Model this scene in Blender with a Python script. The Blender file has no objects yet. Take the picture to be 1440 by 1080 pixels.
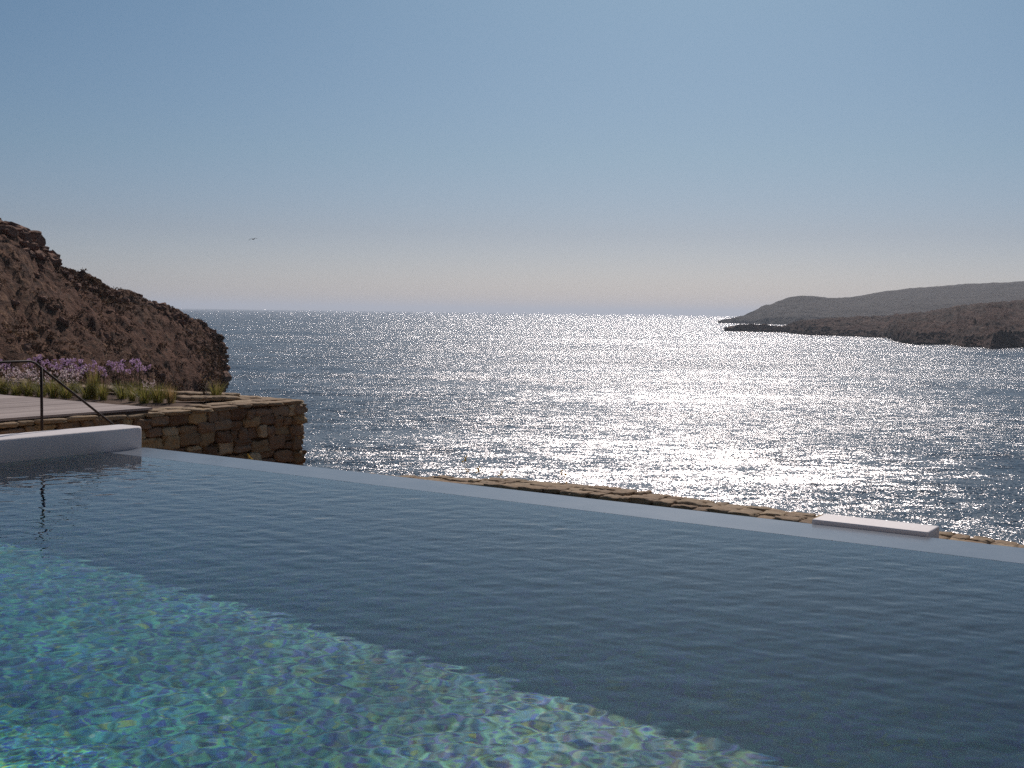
import bpy, math, random
import numpy as np
from mathutils import Vector, Matrix, noise

random.seed(7)
RNG = np.random.default_rng(7)
sc = bpy.context.scene
R = math.radians

# ------------------------------------------------------------------ camera
F, CX, CY = 1650.0, 720.0, 540.0          # focal length and centre in photograph pixels
EYE = Vector((0, 0, 1.6))
PITCH, ROLL = math.atan(101 / F), R(0.745)
cam_d = bpy.data.cameras.new('camera')
cam = bpy.data.objects.new('camera', cam_d)
sc.collection.objects.link(cam)
sc.camera = cam
cam_d.sensor_width = 36
cam_d.lens = 36 * F / 1440
cam_d.clip_start, cam_d.clip_end = 0.05, 90000
cam.location = EYE
cam.rotation_euler = (Matrix.Rotation(R(90) - PITCH, 3, 'X') @ Matrix.Rotation(ROLL, 3, 'Z')).to_euler()
CAMR = cam.rotation_euler.to_matrix()

# ------------------------------------------------------------------ sky and sun
SUN_EL, SUN_AZ = R(37), R(9)
world = bpy.data.worlds.new("World")
sc.world = world
world.use_nodes = True
wt = world.node_tree
bg = wt.nodes['Background']
sky = wt.nodes.new('ShaderNodeTexSky')
sky.sky_type = 'NISHITA'
sky.sun_disc = False
sky.sun_elevation = SUN_EL
sky.sun_rotation = SUN_AZ
sky.altitude = 0
sky.air_density = 1.0
sky.dust_density = 0.8
sky.ozone_density = 2.5
hs = wt.nodes.new('ShaderNodeMix'); hs.data_type = 'RGBA'; hs.blend_type = 'MULTIPLY'
hs.inputs[0].default_value = 1.0
tc = wt.nodes.new('ShaderNodeTexCoord'); sz = wt.nodes.new('ShaderNodeSeparateXYZ')
wt.links.new(tc.outputs['Generated'], sz.inputs[0])
tr_ = wt.nodes.new('ShaderNodeValToRGB'); el_ = tr_.color_ramp.elements
while len(el_) < 6: el_.new(.5)
# sky colour by height above the horizon (z of the view direction), relative to the model sky
for i_, (p_, c_) in enumerate([(0, (1.25, 1.16, 1.36)), (.03, (1.14, 1.07, 1.24)), (.066, (.97, .92, 1.03)), (.13, (.92, .97, .98)), (.25, (.90, 1.02, .99)), (.6, (.93, .98, .93))]):
    el_[i_].position = p_
    el_[i_].color = (c_[0] * .86 * .8, c_[1] * 1.0 * .8, c_[2] * 1.17 * .8, 1)
wt.links.new(sz.outputs[2], tr_.inputs[0])
wt.links.new(tr_.outputs[0], hs.inputs[7])
wt.links.new(sky.outputs[0], hs.inputs[6])
wt.links.new(hs.outputs[2], bg.inputs[0])
bg.inputs[1].default_value = 0.073
SD = Vector((math.sin(SUN_AZ) * math.cos(SUN_EL), math.cos(SUN_AZ) * math.cos(SUN_EL), math.sin(SUN_EL)))
sun_d = bpy.data.lights.new('sun', 'SUN')
sun_d.energy = 4.0
sun_d.angle = R(0.53)
sun_d.color = (1.0, 0.90, 0.85)
sun = bpy.data.objects.new('sun', sun_d)
sc.collection.objects.link(sun)
sun.rotation_euler = SD.to_track_quat('Z', 'Y').to_euler()
sun.location = (0, 0, 40)
vs = sc.view_settings
vs.view_transform = 'Standard'
vs.look = 'None'
vs.exposure = -0.5
vs.gamma = 1.0
vs.use_curve_mapping = False
cy = sc.cycles
cy.max_bounces = 8
cy.volume_bounces = 1
cy.sample_clamp_indirect = 1.0
cy.use_denoising = False
cy.use_adaptive_sampling = False
cy.caustics_reflective = False
cy.caustics_refractive = False

# ------------------------------------------------------------------ geometry helpers
A = Vector((-0.830, 0.558, 0)).normalized()      # along the pool's far edge, to the left
B = Vector((A.y, -A.x, 0))                       # across the pool, out to sea
SEA = -12.4


def W(a, b, z=0.0):
    return Vector((A.x * a + B.x * b, A.y * a + B.y * b, z))


def ray(px, py):
    return (CAMR @ Vector(((px - CX) / F, -(py - CY) / F, -1))).normalized()


def at_z(px, py, z):
    d = ray(px, py)
    return EYE + d * ((z - EYE.z) / d.z)


def at_dist(px, py, dist):
    d = ray(px, py)
    return EYE + d * (dist / math.hypot(d.x, d.y))


def at_a(px, py, a):
    d = ray(px, py)
    return EYE + d * (a / d.dot(A))


def ab(p):
    return p.dot(A), p.dot(B)


def tag(o, label=None, cat=None, group=None, kind=None):
    if label: o['label'] = label
    if cat: o['category'] = cat
    if group: o['group'] = group
    if kind: o['kind'] = kind
    return o


def link_mesh(name, verts, faces, mat=None, parent=None, smooth=False, loc=None):
    me = bpy.data.meshes.new(name)
    me.from_pydata([tuple(v) for v in verts], [], faces)
    me.update()
    o = bpy.data.objects.new(name, me)
    sc.collection.objects.link(o)
    if mat: me.materials.append(mat)
    if smooth:
        me.polygons.foreach_set('use_smooth', [True] * len(me.polygons))
    if parent: o.parent = parent
    if loc is not None: o.location = loc
    return o


def empty(name, loc=(0, 0, 0), rz=0):
    o = bpy.data.objects.new(name, None)
    sc.collection.objects.link(o)
    o.location = loc
    o.rotation_euler = (0, 0, rz)
    o.empty_display_size = 0.2
    return o


def grid_faces(n, m, flip=False):
    i, j = np.meshgrid(np.arange(n - 1), np.arange(m - 1), indexing='ij')
    a = (i * m + j).ravel()
    q = np.stack([a, a + m, a + m + 1, a + 1], 1)
    if flip: q = q[:, ::-1]
    return q


def grid_mesh(name, P, mat, flip=False, parent=None, smooth=True):
    """P: n x m x 3 array"""
    n, m, _ = P.shape
    f = grid_faces(n, m, flip)
    me = bpy.data.meshes.new(name)
    me.vertices.add(n * m)
    me.vertices.foreach_set('co', P.reshape(-1).astype(np.float32))
    me.loops.add(len(f) * 4)
    me.loops.foreach_set('vertex_index', f.reshape(-1).astype(np.int32))
    me.polygons.add(len(f))
    me.polygons.foreach_set('loop_start', (np.arange(len(f)) * 4).astype(np.int32))
    me.polygons.foreach_set('loop_total', np.full(len(f), 4, np.int32))
    me.update(calc_edges=True)
    me.validate()
    if smooth: me.polygons.foreach_set('use_smooth', np.ones(len(f), bool))
    me.materials.append(mat)
    o = bpy.data.objects.new(name, me)
    sc.collection.objects.link(o)
    if parent: o.parent = parent
    return o


class MB:
    """collects geometry for one mesh"""
    def __init__(self): self.v, self.f = [], []

    def add(self, v, f):
        k = len(self.v)
        self.v += [tuple(p) for p in v]
        self.f += [tuple(i + k for i in q) for q in f]

    def box(self, a0, a1, b0, b1, z0, z1):
        v = [W(a, b, z) for z in (z0, z1) for (a, b) in ((a0, b0), (a1, b0), (a1, b1), (a0, b1))]
        self.add(v, [(0, 1, 2, 3), (7, 6, 5, 4), (0, 4, 5, 1), (1, 5, 6, 2), (2, 6, 7, 3), (3, 7, 4, 0)])

    def tube(self, pts, r, n=10, taper=None):
        pts = [Vector(p) for p in pts]
        rings = []
        for i, p in enumerate(pts):
            t = (pts[min(i + 1, len(pts) - 1)] - pts[max(i - 1, 0)]).normalized()
            up = Vector((0, 0, 1)) if abs(t.z) < .9 else Vector((1, 0, 0))
            u = t.cross(up).normalized(); w = t.cross(u).normalized()
            rr = r if taper is None else r * (1 + (taper - 1) * i / (len(pts) - 1))
            rings.append([p + (u * math.cos(2 * math.pi * k / n) + w * math.sin(2 * math.pi * k / n)) * rr for k in range(n)])
        v = [q for rg in rings for q in rg]
        f = []
        for i in range(len(pts) - 1):
            for k in range(n):
                a, b = i * n + k, i * n + (k + 1) % n
                f.append((a, b, b + n, a + n))
        f.append(tuple(range(n))[::-1]); f.append(tuple((len(pts) - 1) * n + k for k in range(n)))
        self.add(v, f)

    def stone(self, c, ea, eb, ez, da, db, dz, rnd=4.0, rough=0.12, seed=0, n=4):
        """irregular dressed stone: rounded box centred c, half sizes da/db/dz on axes ea/eb/ez"""
        v, f, ix = [], [], {}
        shear = (random.uniform(-.12, .12), random.uniform(-.12, .12))
        def vert(p):
            k = (round(p[0], 4), round(p[1], 4), round(p[2], 4))
            if k in ix: return ix[k]
            q = Vector(k)
            l = (abs(q.x) ** rnd + abs(q.y) ** rnd + abs(q.z) ** rnd) ** (1 / rnd)
            q = q / l
            nn = noise.noise_vector(Vector(k) * 1.1 + Vector((seed * 3.1, seed * 1.7, seed))) * rough \
                + noise.noise_vector(Vector(k) * 3.0 + Vector((seed, seed * 2.7, 9))) * rough * .5
            q = q + nn
            q.x += shear[0] * q.z; q.z += shear[1] * q.x
            ix[k] = len(v)
            v.append(c + ea * (q.x * da) + eb * (q.y * db) + ez * (q.z * dz))
            return ix[k]
        g = [-1 + 2 * i / n for i in range(n + 1)]
        for ax in range(3):
            for s in (-1, 1):
                for i in range(n):
                    for j in range(n):
                        q = []
                        for (uu, ww) in ((g[i], g[j]), (g[i + 1], g[j]), (g[i + 1], g[j + 1]), (g[i], g[j + 1])):
                            p = [0, 0, 0]; p[ax] = s; p[(ax + 1) % 3] = uu; p[(ax + 2) % 3] = ww
                            q.append(vert(p))
                        f.append(tuple(q) if s > 0 else tuple(q[::-1]))
        self.add(v, f)

    def build(self, name, mat, parent=None, smooth=False):
        return link_mesh(name, self.v, self.f, mat, parent, smooth)


def fbm(X, Y, Z=0.0, octaves=5, lac=2.0, gain=0.5, ridged=False):
    """vectorised value noise, -1..1"""
    tot = np.zeros_like(X, dtype=float); amp, nrm = 1.0, 0.0
    for o in range(octaves):
        xi, yi = np.floor(X).astype(np.int64), np.floor(Y).astype(np.int64)
        xf, yf = X - xi, Y - yi
        u, v = xf * xf * xf * (xf * (xf * 6 - 15) + 10), yf * yf * yf * (yf * (yf * 6 - 15) + 10)
        def h(i, j):
            n = (i * 374761393 + j * 668265263 + int(Z * 1000 + o * 7919) * 2147483647) & 0xffffffff
            n = ((n ^ (n >> 13)) * 1274126177) & 0xffffffff
            n = (n ^ (n >> 16)) & 0xffff
            return n / 32767.5 - 1
        val = (h(xi, yi) * (1 - u) + h(xi + 1, yi) * u) * (1 - v) + (h(xi, yi + 1) * (1 - u) + h(xi + 1, yi + 1) * u) * v
        if ridged: val = 1 - 2 * np.abs(val)
        tot += val * amp; nrm += amp
        amp *= gain
        X, Y = X * lac + 17.3, Y * lac + 5.1
    return tot / nrm


# ------------------------------------------------------------------ material helpers
class NT:
    def __init__(self, name):
        self.m = bpy.data.materials.new(name)
        self.m.use_nodes = True
        self.t = self.m.node_tree
        self.p = self.t.nodes['Principled BSDF']

    def n(self, typ, **kw):
        nd = self.t.nodes.new(typ)
        for k, v in kw.items():
            if k.startswith('i_'):
                key = k[2:].replace('_', ' ')
                nd.inputs[int(key) if key.isdigit() else key].default_value = v
            else:
                setattr(nd, k, v)
        return nd

    def l(self, a, b): self.t.links.new(a, b)

    def ramp(self, fac, stops, interp='LINEAR'):
        r = self.n('ShaderNodeValToRGB')
        r.color_ramp.interpolation = interp
        e = r.color_ramp.elements
        while len(e) < len(stops): e.new(0.5)
        for i, (p, c) in enumerate(stops):
            e[i].position = p; e[i].color = (*c, 1) if len(c) == 3 else c
        self.l(fac, r.inputs[0])
        return r.outputs[0]

    def pos(self, scale=(1, 1, 1), rz=0.0):
        g = self.n('ShaderNodeNewGeometry')
        mp = self.n('ShaderNodeMapping')
        mp.inputs['Scale'].default_value = scale
        mp.inputs['Rotation'].default_value = (0, 0, rz)
        self.l(g.outputs['Position'], mp.inputs[0])
        return mp.outputs[0]

    def noise(self, vec, scale, detail=4, rough=.5, dist=0.0):
        nd = self.n('ShaderNodeTexNoise')
        nd.inputs['Scale'].default_value = scale
        nd.inputs['Detail'].default_value = detail
        nd.inputs['Roughness'].default_value = rough
        nd.inputs['Distortion'].default_value = dist
        self.l(vec, nd.inputs['Vector'])
        return nd

    def mix(self, fac, a, b, mode='MIX'):
        m = self.n('ShaderNodeMix', data_type='RGBA', blend_type=mode)
        for s, v in ((0, fac), (6, a), (7, b)):
            if hasattr(v, 'links'): self.l(v, m.inputs[s])
            else: m.inputs[s].default_value = v if s == 0 else ((*v, 1) if len(v) == 3 else v)
        return m.outputs[2]

    def math(self, op, a, b=0.0, clamp=False):
        m = self.n('ShaderNodeMath', operation=op, use_clamp=clamp)
        for i, v in enumerate((a, b)):
            if hasattr(v, 'links'): self.l(v, m.inputs[i])
            else: m.inputs[i].default_value = v
        return m.outputs[0]

    def bump(self, h, strength, dist):
        b = self.n('ShaderNodeBump')
        b.inputs['Strength'].default_value = strength
        b.inputs['Distance'].default_value = dist
        self.l(h, b.inputs['Height'])
        self.l(b.outputs[0], self.p.inputs['Normal'])


def simple(name, col, rough=.6, spec=.4, metal=0, vary=.15, vscale=6, bump=.0, bscale=40):
    t = NT(name)
    n1 = t.noise(t.pos(), vscale, 5)
    c = t.ramp(n1.outputs[0], [(.3, tuple(x * (1 - vary) for x in col)), (.7, tuple(min(1, x * (1 + vary)) for x in col))])
    t.l(c, t.p.inputs['Base Color'])
    t.p.inputs['Roughness'].default_value = rough
    t.p.inputs['Specular IOR Level'].default_value = spec
    t.p.inputs['Metallic'].default_value = metal
    if bump:
        n2 = t.noise(t.pos(), bscale, 5)
        t.bump(n2.outputs[0], .6, bump)
    return t.m


# stone: colour differs stone by stone
def stone_mat(name, stops, light=1.0):
    t = NT(name)
    g = t.n('ShaderNodeNewGeometry')
    c1 = t.ramp(g.outputs['Random Per Island'], [(p, tuple(x * light for x in c)) for p, c in stops])
    n1 = t.noise(t.pos(), 9, 6, .6)
    n2 = t.noise(t.pos((1, 1, 2.2)), 34, 6, .65)
    c2 = t.mix(t.ramp(n1.outputs[0], [(.35, (0, 0, 0)), (.7, (1, 1, 1))]), c1, (.26, .17, .09), 'MIX')
    c3 = t.mix(t.math('MULTIPLY', n1.outputs[0], .8), c1, c2)
    c4 = t.mix(1.0, c3, t.ramp(n2.outputs[0], [(.25, (.8, .75, .68)), (.45, (1.3, 1.27, 1.2)), (.75, (1.9, 1.8, 1.6))]), 'MULTIPLY')
    t.l(c4, t.p.inputs['Base Color'])
    t.p.inputs['Roughness'].default_value = .85
    t.p.inputs['Specular IOR Level'].default_value = .25
    h = t.math('ADD', t.math('MULTIPLY', n1.outputs[0], .6), t.math('MULTIPLY', n2.outputs[0], .4))
    t.bump(h, .9, .03)
    return t.m


M_stone = stone_mat('rubble_stone', [(0, (.10, .055, .035)), (.14, (.20, .125, .08)), (.26, (.44, .31, .16)), (.34, (.13, .075, .05)), (.5, (.25, .17, .115)), (.6, (.10, .06, .04)), (.7, (.48, .36, .20)), (.78, (.16, .09, .055)), (.9, (.30, .235, .17)), (1, (.56, .44, .26))])
M_cap = stone_mat('cap_stone', [(0, (.20, .14, .09)), (.4, (.29, .21, .135)), (.7, (.23, .17, .11)), (1, (.34, .26, .17))])
M_mortar = simple('earth_mortar', (.14, .09, .06), .95, .1, vary=.35, vscale=14, bump=.02)
M_soil = simple('bed_soil', (.16, .11, .08), .95, .1, vary=.4, vscale=5, bump=.03, bscale=25)
M_render = simple('white_plaster', (.87, .80, .755), .6, .3, vary=.035, vscale=3, bump=.004, bscale=22)
M_iron = simple('dark_iron', (.028, .016, .012), .6, .25, metal=.0, vary=.3, vscale=25, bump=.001)


def plank_mat():
    t = NT('weathered_planks')
    g = t.n('ShaderNodeNewGeometry')
    # grain runs along B
    ang = math.atan2(B.y, B.x)
    v = t.pos((1, 1, 1), -ang)
    mp = t.n('ShaderNodeMapping'); mp.inputs['Scale'].default_value = (1.2, 30, 30)
    t.l(v, mp.inputs[0])
    n1 = t.noise(mp.outputs[0], 1.6, 6, .6, .6)
    c = t.ramp(g.outputs['Random Per Island'], [(0, (.36, .28, .24)), (.5, (.46, .37, .32)), (1, (.54, .44, .38))])
    c2 = t.mix(1.0, c, t.ramp(n1.outputs[0], [(.3, (.6, .57, .55)), (.6, (1, 1, 1))]), 'MULTIPLY')
    t.l(c2, t.p.inputs['Base Color'])
    t.p.inputs['Roughness'].default_value = .75
    t.bump(n1.outputs[0], .5, .004)
    return t.m


M_plank = plank_mat()


def hill_mat(name, cols, s=1.0, veg=(.05, .045, .025), vegamt=.5):
    t = NT(name)
    big = t.noise(t.pos(), .05 * s, 5, .55)
    mid = t.noise(t.pos((1, 1, 2)), .35 * s, 6, .65, .5)
    fine = t.noise(t.pos((1, 1, 1.6)), 1.9 * s, 6, .7)
    base = t.ramp(mid.outputs[0], [(.3, cols[0]), (.5, cols[1]), (.68, cols[2])])
    base = t.mix(t.ramp(big.outputs[0], [(.4, (0, 0, 0)), (.6, (.7, .7, .7))]), base, cols[3])
    vv = t.n('ShaderNodeTexVoronoi'); vv.inputs['Scale'].default_value = .55 * s
    wv = t.mix(.25, t.pos(), fine.outputs['Color'])
    t.l(wv, vv.inputs['Vector'])
    vm = t.ramp(t.math('ADD', vv.outputs['Distance'], t.math('MULTIPLY', fine.outputs[0], .7)), [(.5, (1, 1, 1)), (.75, (0, 0, 0))])
    base = t.mix(t.math('MULTIPLY', vm, vegamt), base, veg)
    base = t.mix(1.0, base, t.ramp(fine.outputs[0], [(.3, (.55, .5, .5)), (.55, (1, 1, 1)), (.75, (1.35, 1.3, 1.2))]), 'MULTIPLY')
    t.l(base, t.p.inputs['Base Color'])
    t.p.inputs['Roughness'].default_value = .9
    t.p.inputs['Specular IOR Level'].default_value = .15
    h = t.math('ADD', t.math('MULTIPLY', mid.outputs[0], .6), t.math('MULTIPLY', fine.outputs[0], .25))
    t.bump(h, 1.0, 1.6 / s)
    return t.m


M_hill = hill_mat('dry_hillside', [(.055, .026, .016), (.14, .067, .038), (.29, .165, .095), (.18, .08, .045)], 2.6, (.03, .02, .01), .65)
M_head = hill_mat('headland_scrub', [(.02, .013, .01), (.075, .042, .03), (.24, .155, .11), (.14, .066, .045)], .22, (.02, .018, .012), .7)
M_farhead = hill_mat('far_headland_scrub', [(.03, .028, .025), (.06, .05, .042), (.11, .095, .08), (.07, .055, .045)], .08)


# ------------------------------------------------------------------ sea
def sea_mat():
    t = NT('sea_water')
    p = t.p
    p.inputs['Base Color'].default_value = (.014, .045, .075, 1)
    p.inputs['IOR'].default_value = 1.33
    p.inputs['Roughness'].default_value = .2
    p.inputs['Specular Tint'].default_value = (.86, .76, .76, 1)
    # slopes of the surface, several wave sizes, wind patches on top
    def slopes(scale, stretch, rz, amp, detail=3):
        nd = t.noise(t.pos((1 * stretch, 1, 1), rz), scale, detail, .6)
        s = t.n('ShaderNodeVectorMath', operation='SUBTRACT'); s.inputs[1].default_value = (.5, .5, .5)
        t.l(nd.outputs['Color'], s.inputs[0])
        m = t.n('ShaderNodeVectorMath', operation='SCALE'); m.inputs['Scale'].default_value = amp
        t.l(s.outputs[0], m.inputs[0])
        return m.outputs[0]
    s0 = slopes(.03, .5, .5, .3, 2)
    s1 = slopes(.16, .45, .35, .5, 4)
    s2 = slopes(.8, .6, .1, 1.7, 4)
    s3 = slopes(5.0, .8, -.2, 3.6, 5)
    def add(a, b):
        v = t.n('ShaderNodeVectorMath', operation='ADD'); t.l(a, v.inputs[0]); t.l(b, v.inputs[1]); return v.outputs[0]
    # gusts: long bands and patches where the small waves are steeper
    g1 = t.noise(t.pos((.4, 1, 1), .22), .012, 9, .68)
    g2 = t.noise(t.pos((.28, 1, 1), .1), .05, 8, .7)
    gust = t.math('ADD', t.math('MULTIPLY', g1.outputs[0], .5), t.math('MULTIPLY', g2.outputs[0], .5))
    gr = t.n('ShaderNodeMapRange'); gr.inputs['From Min'].default_value = .38; gr.inputs['From Max'].default_value = .6
    gr.inputs['To Min'].default_value = .5; gr.inputs['To Max'].default_value = 1.15
    t.l(gust, gr.inputs['Value'])
    # the water is calmer in the lee close under the shore
    sp = t.n('ShaderNodeSeparateXYZ'); t.l(t.pos(), sp.inputs[0])
    lee = t.n('ShaderNodeMapRange', interpolation_type='SMOOTHSTEP')
    for k_, v_ in (('From Min', 60), ('From Max', 420), ('To Min', .72), ('To Max', 1.0)): lee.inputs[k_].default_value = v_
    t.l(sp.outputs[1], lee.inputs['Value'])
    sm = t.n('ShaderNodeVectorMath', operation='SCALE')
    t.l(add(s2, s3), sm.inputs[0]); t.l(t.math('MULTIPLY', gr.outputs[0], lee.outputs[0]), sm.inputs['Scale'])
    tot = add(add(s0, s1), sm.outputs[0])
    fl = t.n('ShaderNodeVectorMath', operation='MULTIPLY'); fl.inputs[1].default_value = (1, 1, 0)
    t.l(tot, fl.inputs[0])
    up = t.n('ShaderNodeVectorMath', operation='ADD'); up.inputs[1].default_value = (0, -.12, 1)
    t.l(fl.outputs[0], up.inputs[0])
    nm = t.n('ShaderNodeVectorMath', operation='NORMALIZE')
    t.l(up.outputs[0], nm.inputs[0])
    t.l(nm.outputs[0], p.inputs['Normal'])
    return t.m


rs = np.concatenate([[-30, 40, 60], np.geomspace(70, 42000, 60)])
SX = np.array([-42000, -12000, -4000, -1500, -500, -150, 0, 150, 500, 1500, 4000, 12000, 42000.0])
P = np.zeros((len(SX), len(rs), 3))
P[:, :, 0] = SX[:, None]; P[:, :, 1] = rs[None, :]; P[:, :, 2] = SEA
tag(grid_mesh('sea', P, sea_mat()), kind='structure')

# ------------------------------------------------------------------ pool
DEPTH = 1.97
B_IN, B_OUT, B_NEAR = 8.18, 8.74, 1.15
a_end, _ = ab(at_z(198, 630, 0))        # the parapet's end at the far edge
PAR_A = a_end                            # plane of the parapet's pool face
A_RIGHT = -16.0
print('parapet a', a_end, ab(at_z(0, 651, 0)), ab(at_z(720, 707, 0)), ab(at_z(1440, 796, 0)), ab(at_z(1440, 772, 0)))

# pool water: a real rippled surface
da = .019
na, nb = int((PAR_A - A_RIGHT) / da), int((B_IN - B_NEAR) / da)
aa = np.linspace(A_RIGHT, PAR_A + .03, na); bb = np.linspace(B_NEAR, B_IN + .012, nb)
AA, BB = np.meshgrid(aa, bb, indexing='ij')
XX = A.x * AA + B.x * BB; YY = A.y * AA + B.y * BB
ZZ = np.zeros_like(AA)
for k in range(80):
    lam = .075 * (.5 / .075) ** (RNG.random() ** 1.2)
    th = R(95) + RNG.normal() * .75
    sl = .0056 * (lam / .2) ** -.45
    kk = 2 * math.pi / lam
    ph = RNG.random() * 7
    wx = XX + .15 * np.sin(YY * .9 + k); wy = YY + .15 * np.sin(XX * .8 + 2 * k)
    env = .6 + .4 * np.sin(XX * .31 * math.cos(k) + YY * .37 * math.sin(k) + k)
    ZZ += env * sl / kk * np.sin(kk * (wx * math.cos(th) + wy * math.sin(th)) + ph)
edge = np.clip(np.minimum((B_IN - BB) / .5, (PAR_A - AA) / .5), 0.0, 1)
P = np.stack([XX, YY, ZZ * edge], -1)
wm = NT('pool_water'); wm.t.nodes.remove(wm.p)
# reflection by Fresnel; light goes down partly refracted, partly straight through a painted
# caustic cell pattern in the transparent colour (shifted slightly for red, green and blue)
gloss = wm.n('ShaderNodeBsdfGlossy'); gloss.inputs['Roughness'].default_value = 0.0; gloss.inputs['Color'].default_value = (1, 1, 1, 1)
refr = wm.n('ShaderNodeBsdfRefraction'); refr.inputs['IOR'].default_value = 1.33; refr.inputs['Roughness'].default_value = 0.0
tran = wm.n('ShaderNodeBsdfTransparent')
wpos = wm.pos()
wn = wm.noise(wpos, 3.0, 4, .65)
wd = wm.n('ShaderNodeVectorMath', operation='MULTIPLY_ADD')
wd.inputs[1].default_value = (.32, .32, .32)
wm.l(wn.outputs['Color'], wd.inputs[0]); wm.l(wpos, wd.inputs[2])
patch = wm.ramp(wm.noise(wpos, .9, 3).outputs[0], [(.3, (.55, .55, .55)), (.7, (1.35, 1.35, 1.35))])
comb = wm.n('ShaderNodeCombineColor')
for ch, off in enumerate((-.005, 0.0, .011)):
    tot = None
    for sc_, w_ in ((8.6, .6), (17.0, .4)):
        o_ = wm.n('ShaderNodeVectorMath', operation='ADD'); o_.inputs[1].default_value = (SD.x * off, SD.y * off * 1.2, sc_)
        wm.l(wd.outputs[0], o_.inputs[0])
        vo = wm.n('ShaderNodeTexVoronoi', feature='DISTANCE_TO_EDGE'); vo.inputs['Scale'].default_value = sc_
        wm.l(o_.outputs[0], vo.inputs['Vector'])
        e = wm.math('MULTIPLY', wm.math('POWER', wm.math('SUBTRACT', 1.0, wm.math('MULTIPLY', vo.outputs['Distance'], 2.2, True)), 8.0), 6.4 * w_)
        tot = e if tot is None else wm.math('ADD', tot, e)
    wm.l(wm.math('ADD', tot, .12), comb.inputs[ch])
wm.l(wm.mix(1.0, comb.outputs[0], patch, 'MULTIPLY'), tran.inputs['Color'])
m1 = wm.n('ShaderNodeMixShader'); m1.inputs[0].default_value = .3
wm.l(refr.outputs[0], m1.inputs[1]); wm.l(tran.outputs[0], m1.inputs[2])
geo = wm.n('ShaderNodeNewGeometry')
dot = wm.n('ShaderNodeVectorMath', operation='DOT_PRODUCT')
wm.l(geo.outputs['Incoming'], dot.inputs[0]); wm.l(geo.outputs['Normal'], dot.inputs[1])
ca = wm.math('SUBTRACT', 1.0, wm.math('ABSOLUTE', dot.outputs['Value']), True)
frv = wm.math('ADD', wm.math('MULTIPLY', wm.math('POWER', ca, 5.0), .98), .02, True)
m2 = wm.n('ShaderNodeMixShader')
wm.l(frv, m2.inputs[0]); wm.l(m1.outputs[0], m2.inputs[1]); wm.l(gloss.outputs[0], m2.inputs[2])
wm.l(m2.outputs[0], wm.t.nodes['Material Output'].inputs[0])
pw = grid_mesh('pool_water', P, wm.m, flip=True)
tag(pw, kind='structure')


def mosaic():
    t = NT('mosaic_caustic_glints')
    v = t.n('ShaderNodeTexVoronoi'); v.inputs['Scale'].default_value = 26
    t.l(t.pos(), v.inputs['Vector'])
    sx = t.n('ShaderNodeSeparateColor'); t.l(v.outputs['Color'], sx.inputs[0])
    c = t.ramp(sx.outputs[0], [(0, (.01, .13, .50)), (.18, (.015, .34, .46)), (.4, (.03, .46, .40)), (.6, (.06, .56, .38)), (.8, (.02, .24, .28)), (.92, (.20, .50, .15)), (.97, (.25, .60, .55))], 'CONSTANT')  # blue, green and yellow tiles also paint the coloured caustic glints
    n1 = t.noise(t.pos(), 1.2, 4)
    c = t.mix(1.0, c, t.ramp(n1.outputs[0], [(.3, (.8, .8, .8)), (.7, (1.2, 1.2, 1.2))]), 'MULTIPLY')
    t.l(c, t.p.inputs['Base Color'])
    t.p.inputs['Roughness'].default_value = .5
    return t.m


M_mosaic = mosaic()
M_pwall = simple('dark_pool_plaster', (.045, .09, .11), .6, .3)


def wet_ledge():
    t = NT('wet_ledge_stone')
    n1 = t.noise(t.pos(), 2.2, 6, .65)
    c = t.ramp(n1.outputs[0], [(.3, (.17, .20, .235)), (.62, (.235, .26, .29)), (.8, (.20, .21, .23))])
    t.l(c, t.p.inputs['Base Color'])
    n2 = t.noise(t.pos(), 14, 3)
    t.p.inputs['Roughness'].default_value = .2
    t.p.inputs['IOR'].default_value = 1.4
    t.bump(n2.outputs[0], .25, .004)
    return t.m


M_ledge = wet_ledge()
pool = empty('swimming_pool', W(0, 5, 0) - Vector((0, 0, DEPTH)))
tag(pool, 'large infinity pool lined in blue green mosaic with a pale wet far edge', 'swimming pool')
inv = Matrix.Translation(-pool.location)


def pool_part(mb, name, mat):
    o = mb.build(name, mat, pool)
    o.matrix_parent_inverse = inv
    return o


mb = MB(); mb.box(A_RIGHT, PAR_A, B_NEAR, B_IN, -DEPTH - .3, -DEPTH); pool_part(mb, 'floor', M_mosaic)
mb = MB()
mb.box(A_RIGHT - .3, A_RIGHT, B_NEAR, B_IN, -DEPTH - .3, -.05)
mb.box(A_RIGHT - .3, PAR_A, B_NEAR - .3, B_NEAR, -DEPTH - .3, -.05)
mb.box(PAR_A, PAR_A + .35, B_NEAR, B_OUT, -DEPTH - .3, -.06)
mb.box(A_RIGHT - .3, PAR_A, B_IN, B_OUT - .004, -DEPTH - .3, -.06)
pool_part(mb, 'side_wall', M_pwall)
mb = MB(); mb.box(A_RIGHT - .3, PAR_A + .003, B_IN, B_OUT, -.06, .0007); pool_part(mb, 'overflow_ledge', M_ledge)

# paving behind the camera
mb = MB(); mb.box(A_RIGHT - 8, PAR_A + 4, -14, B_NEAR - .30, -1.2, .02)
mb.box(A_RIGHT - 8, PAR_A, B_NEAR - .302, B_NEAR + .001, -.05, .02)
tag(mb.build('pavement', simple('stone_paving', (.60, .55, .49), .8, .2, vary=.12, vscale=2)), kind='structure')

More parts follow.
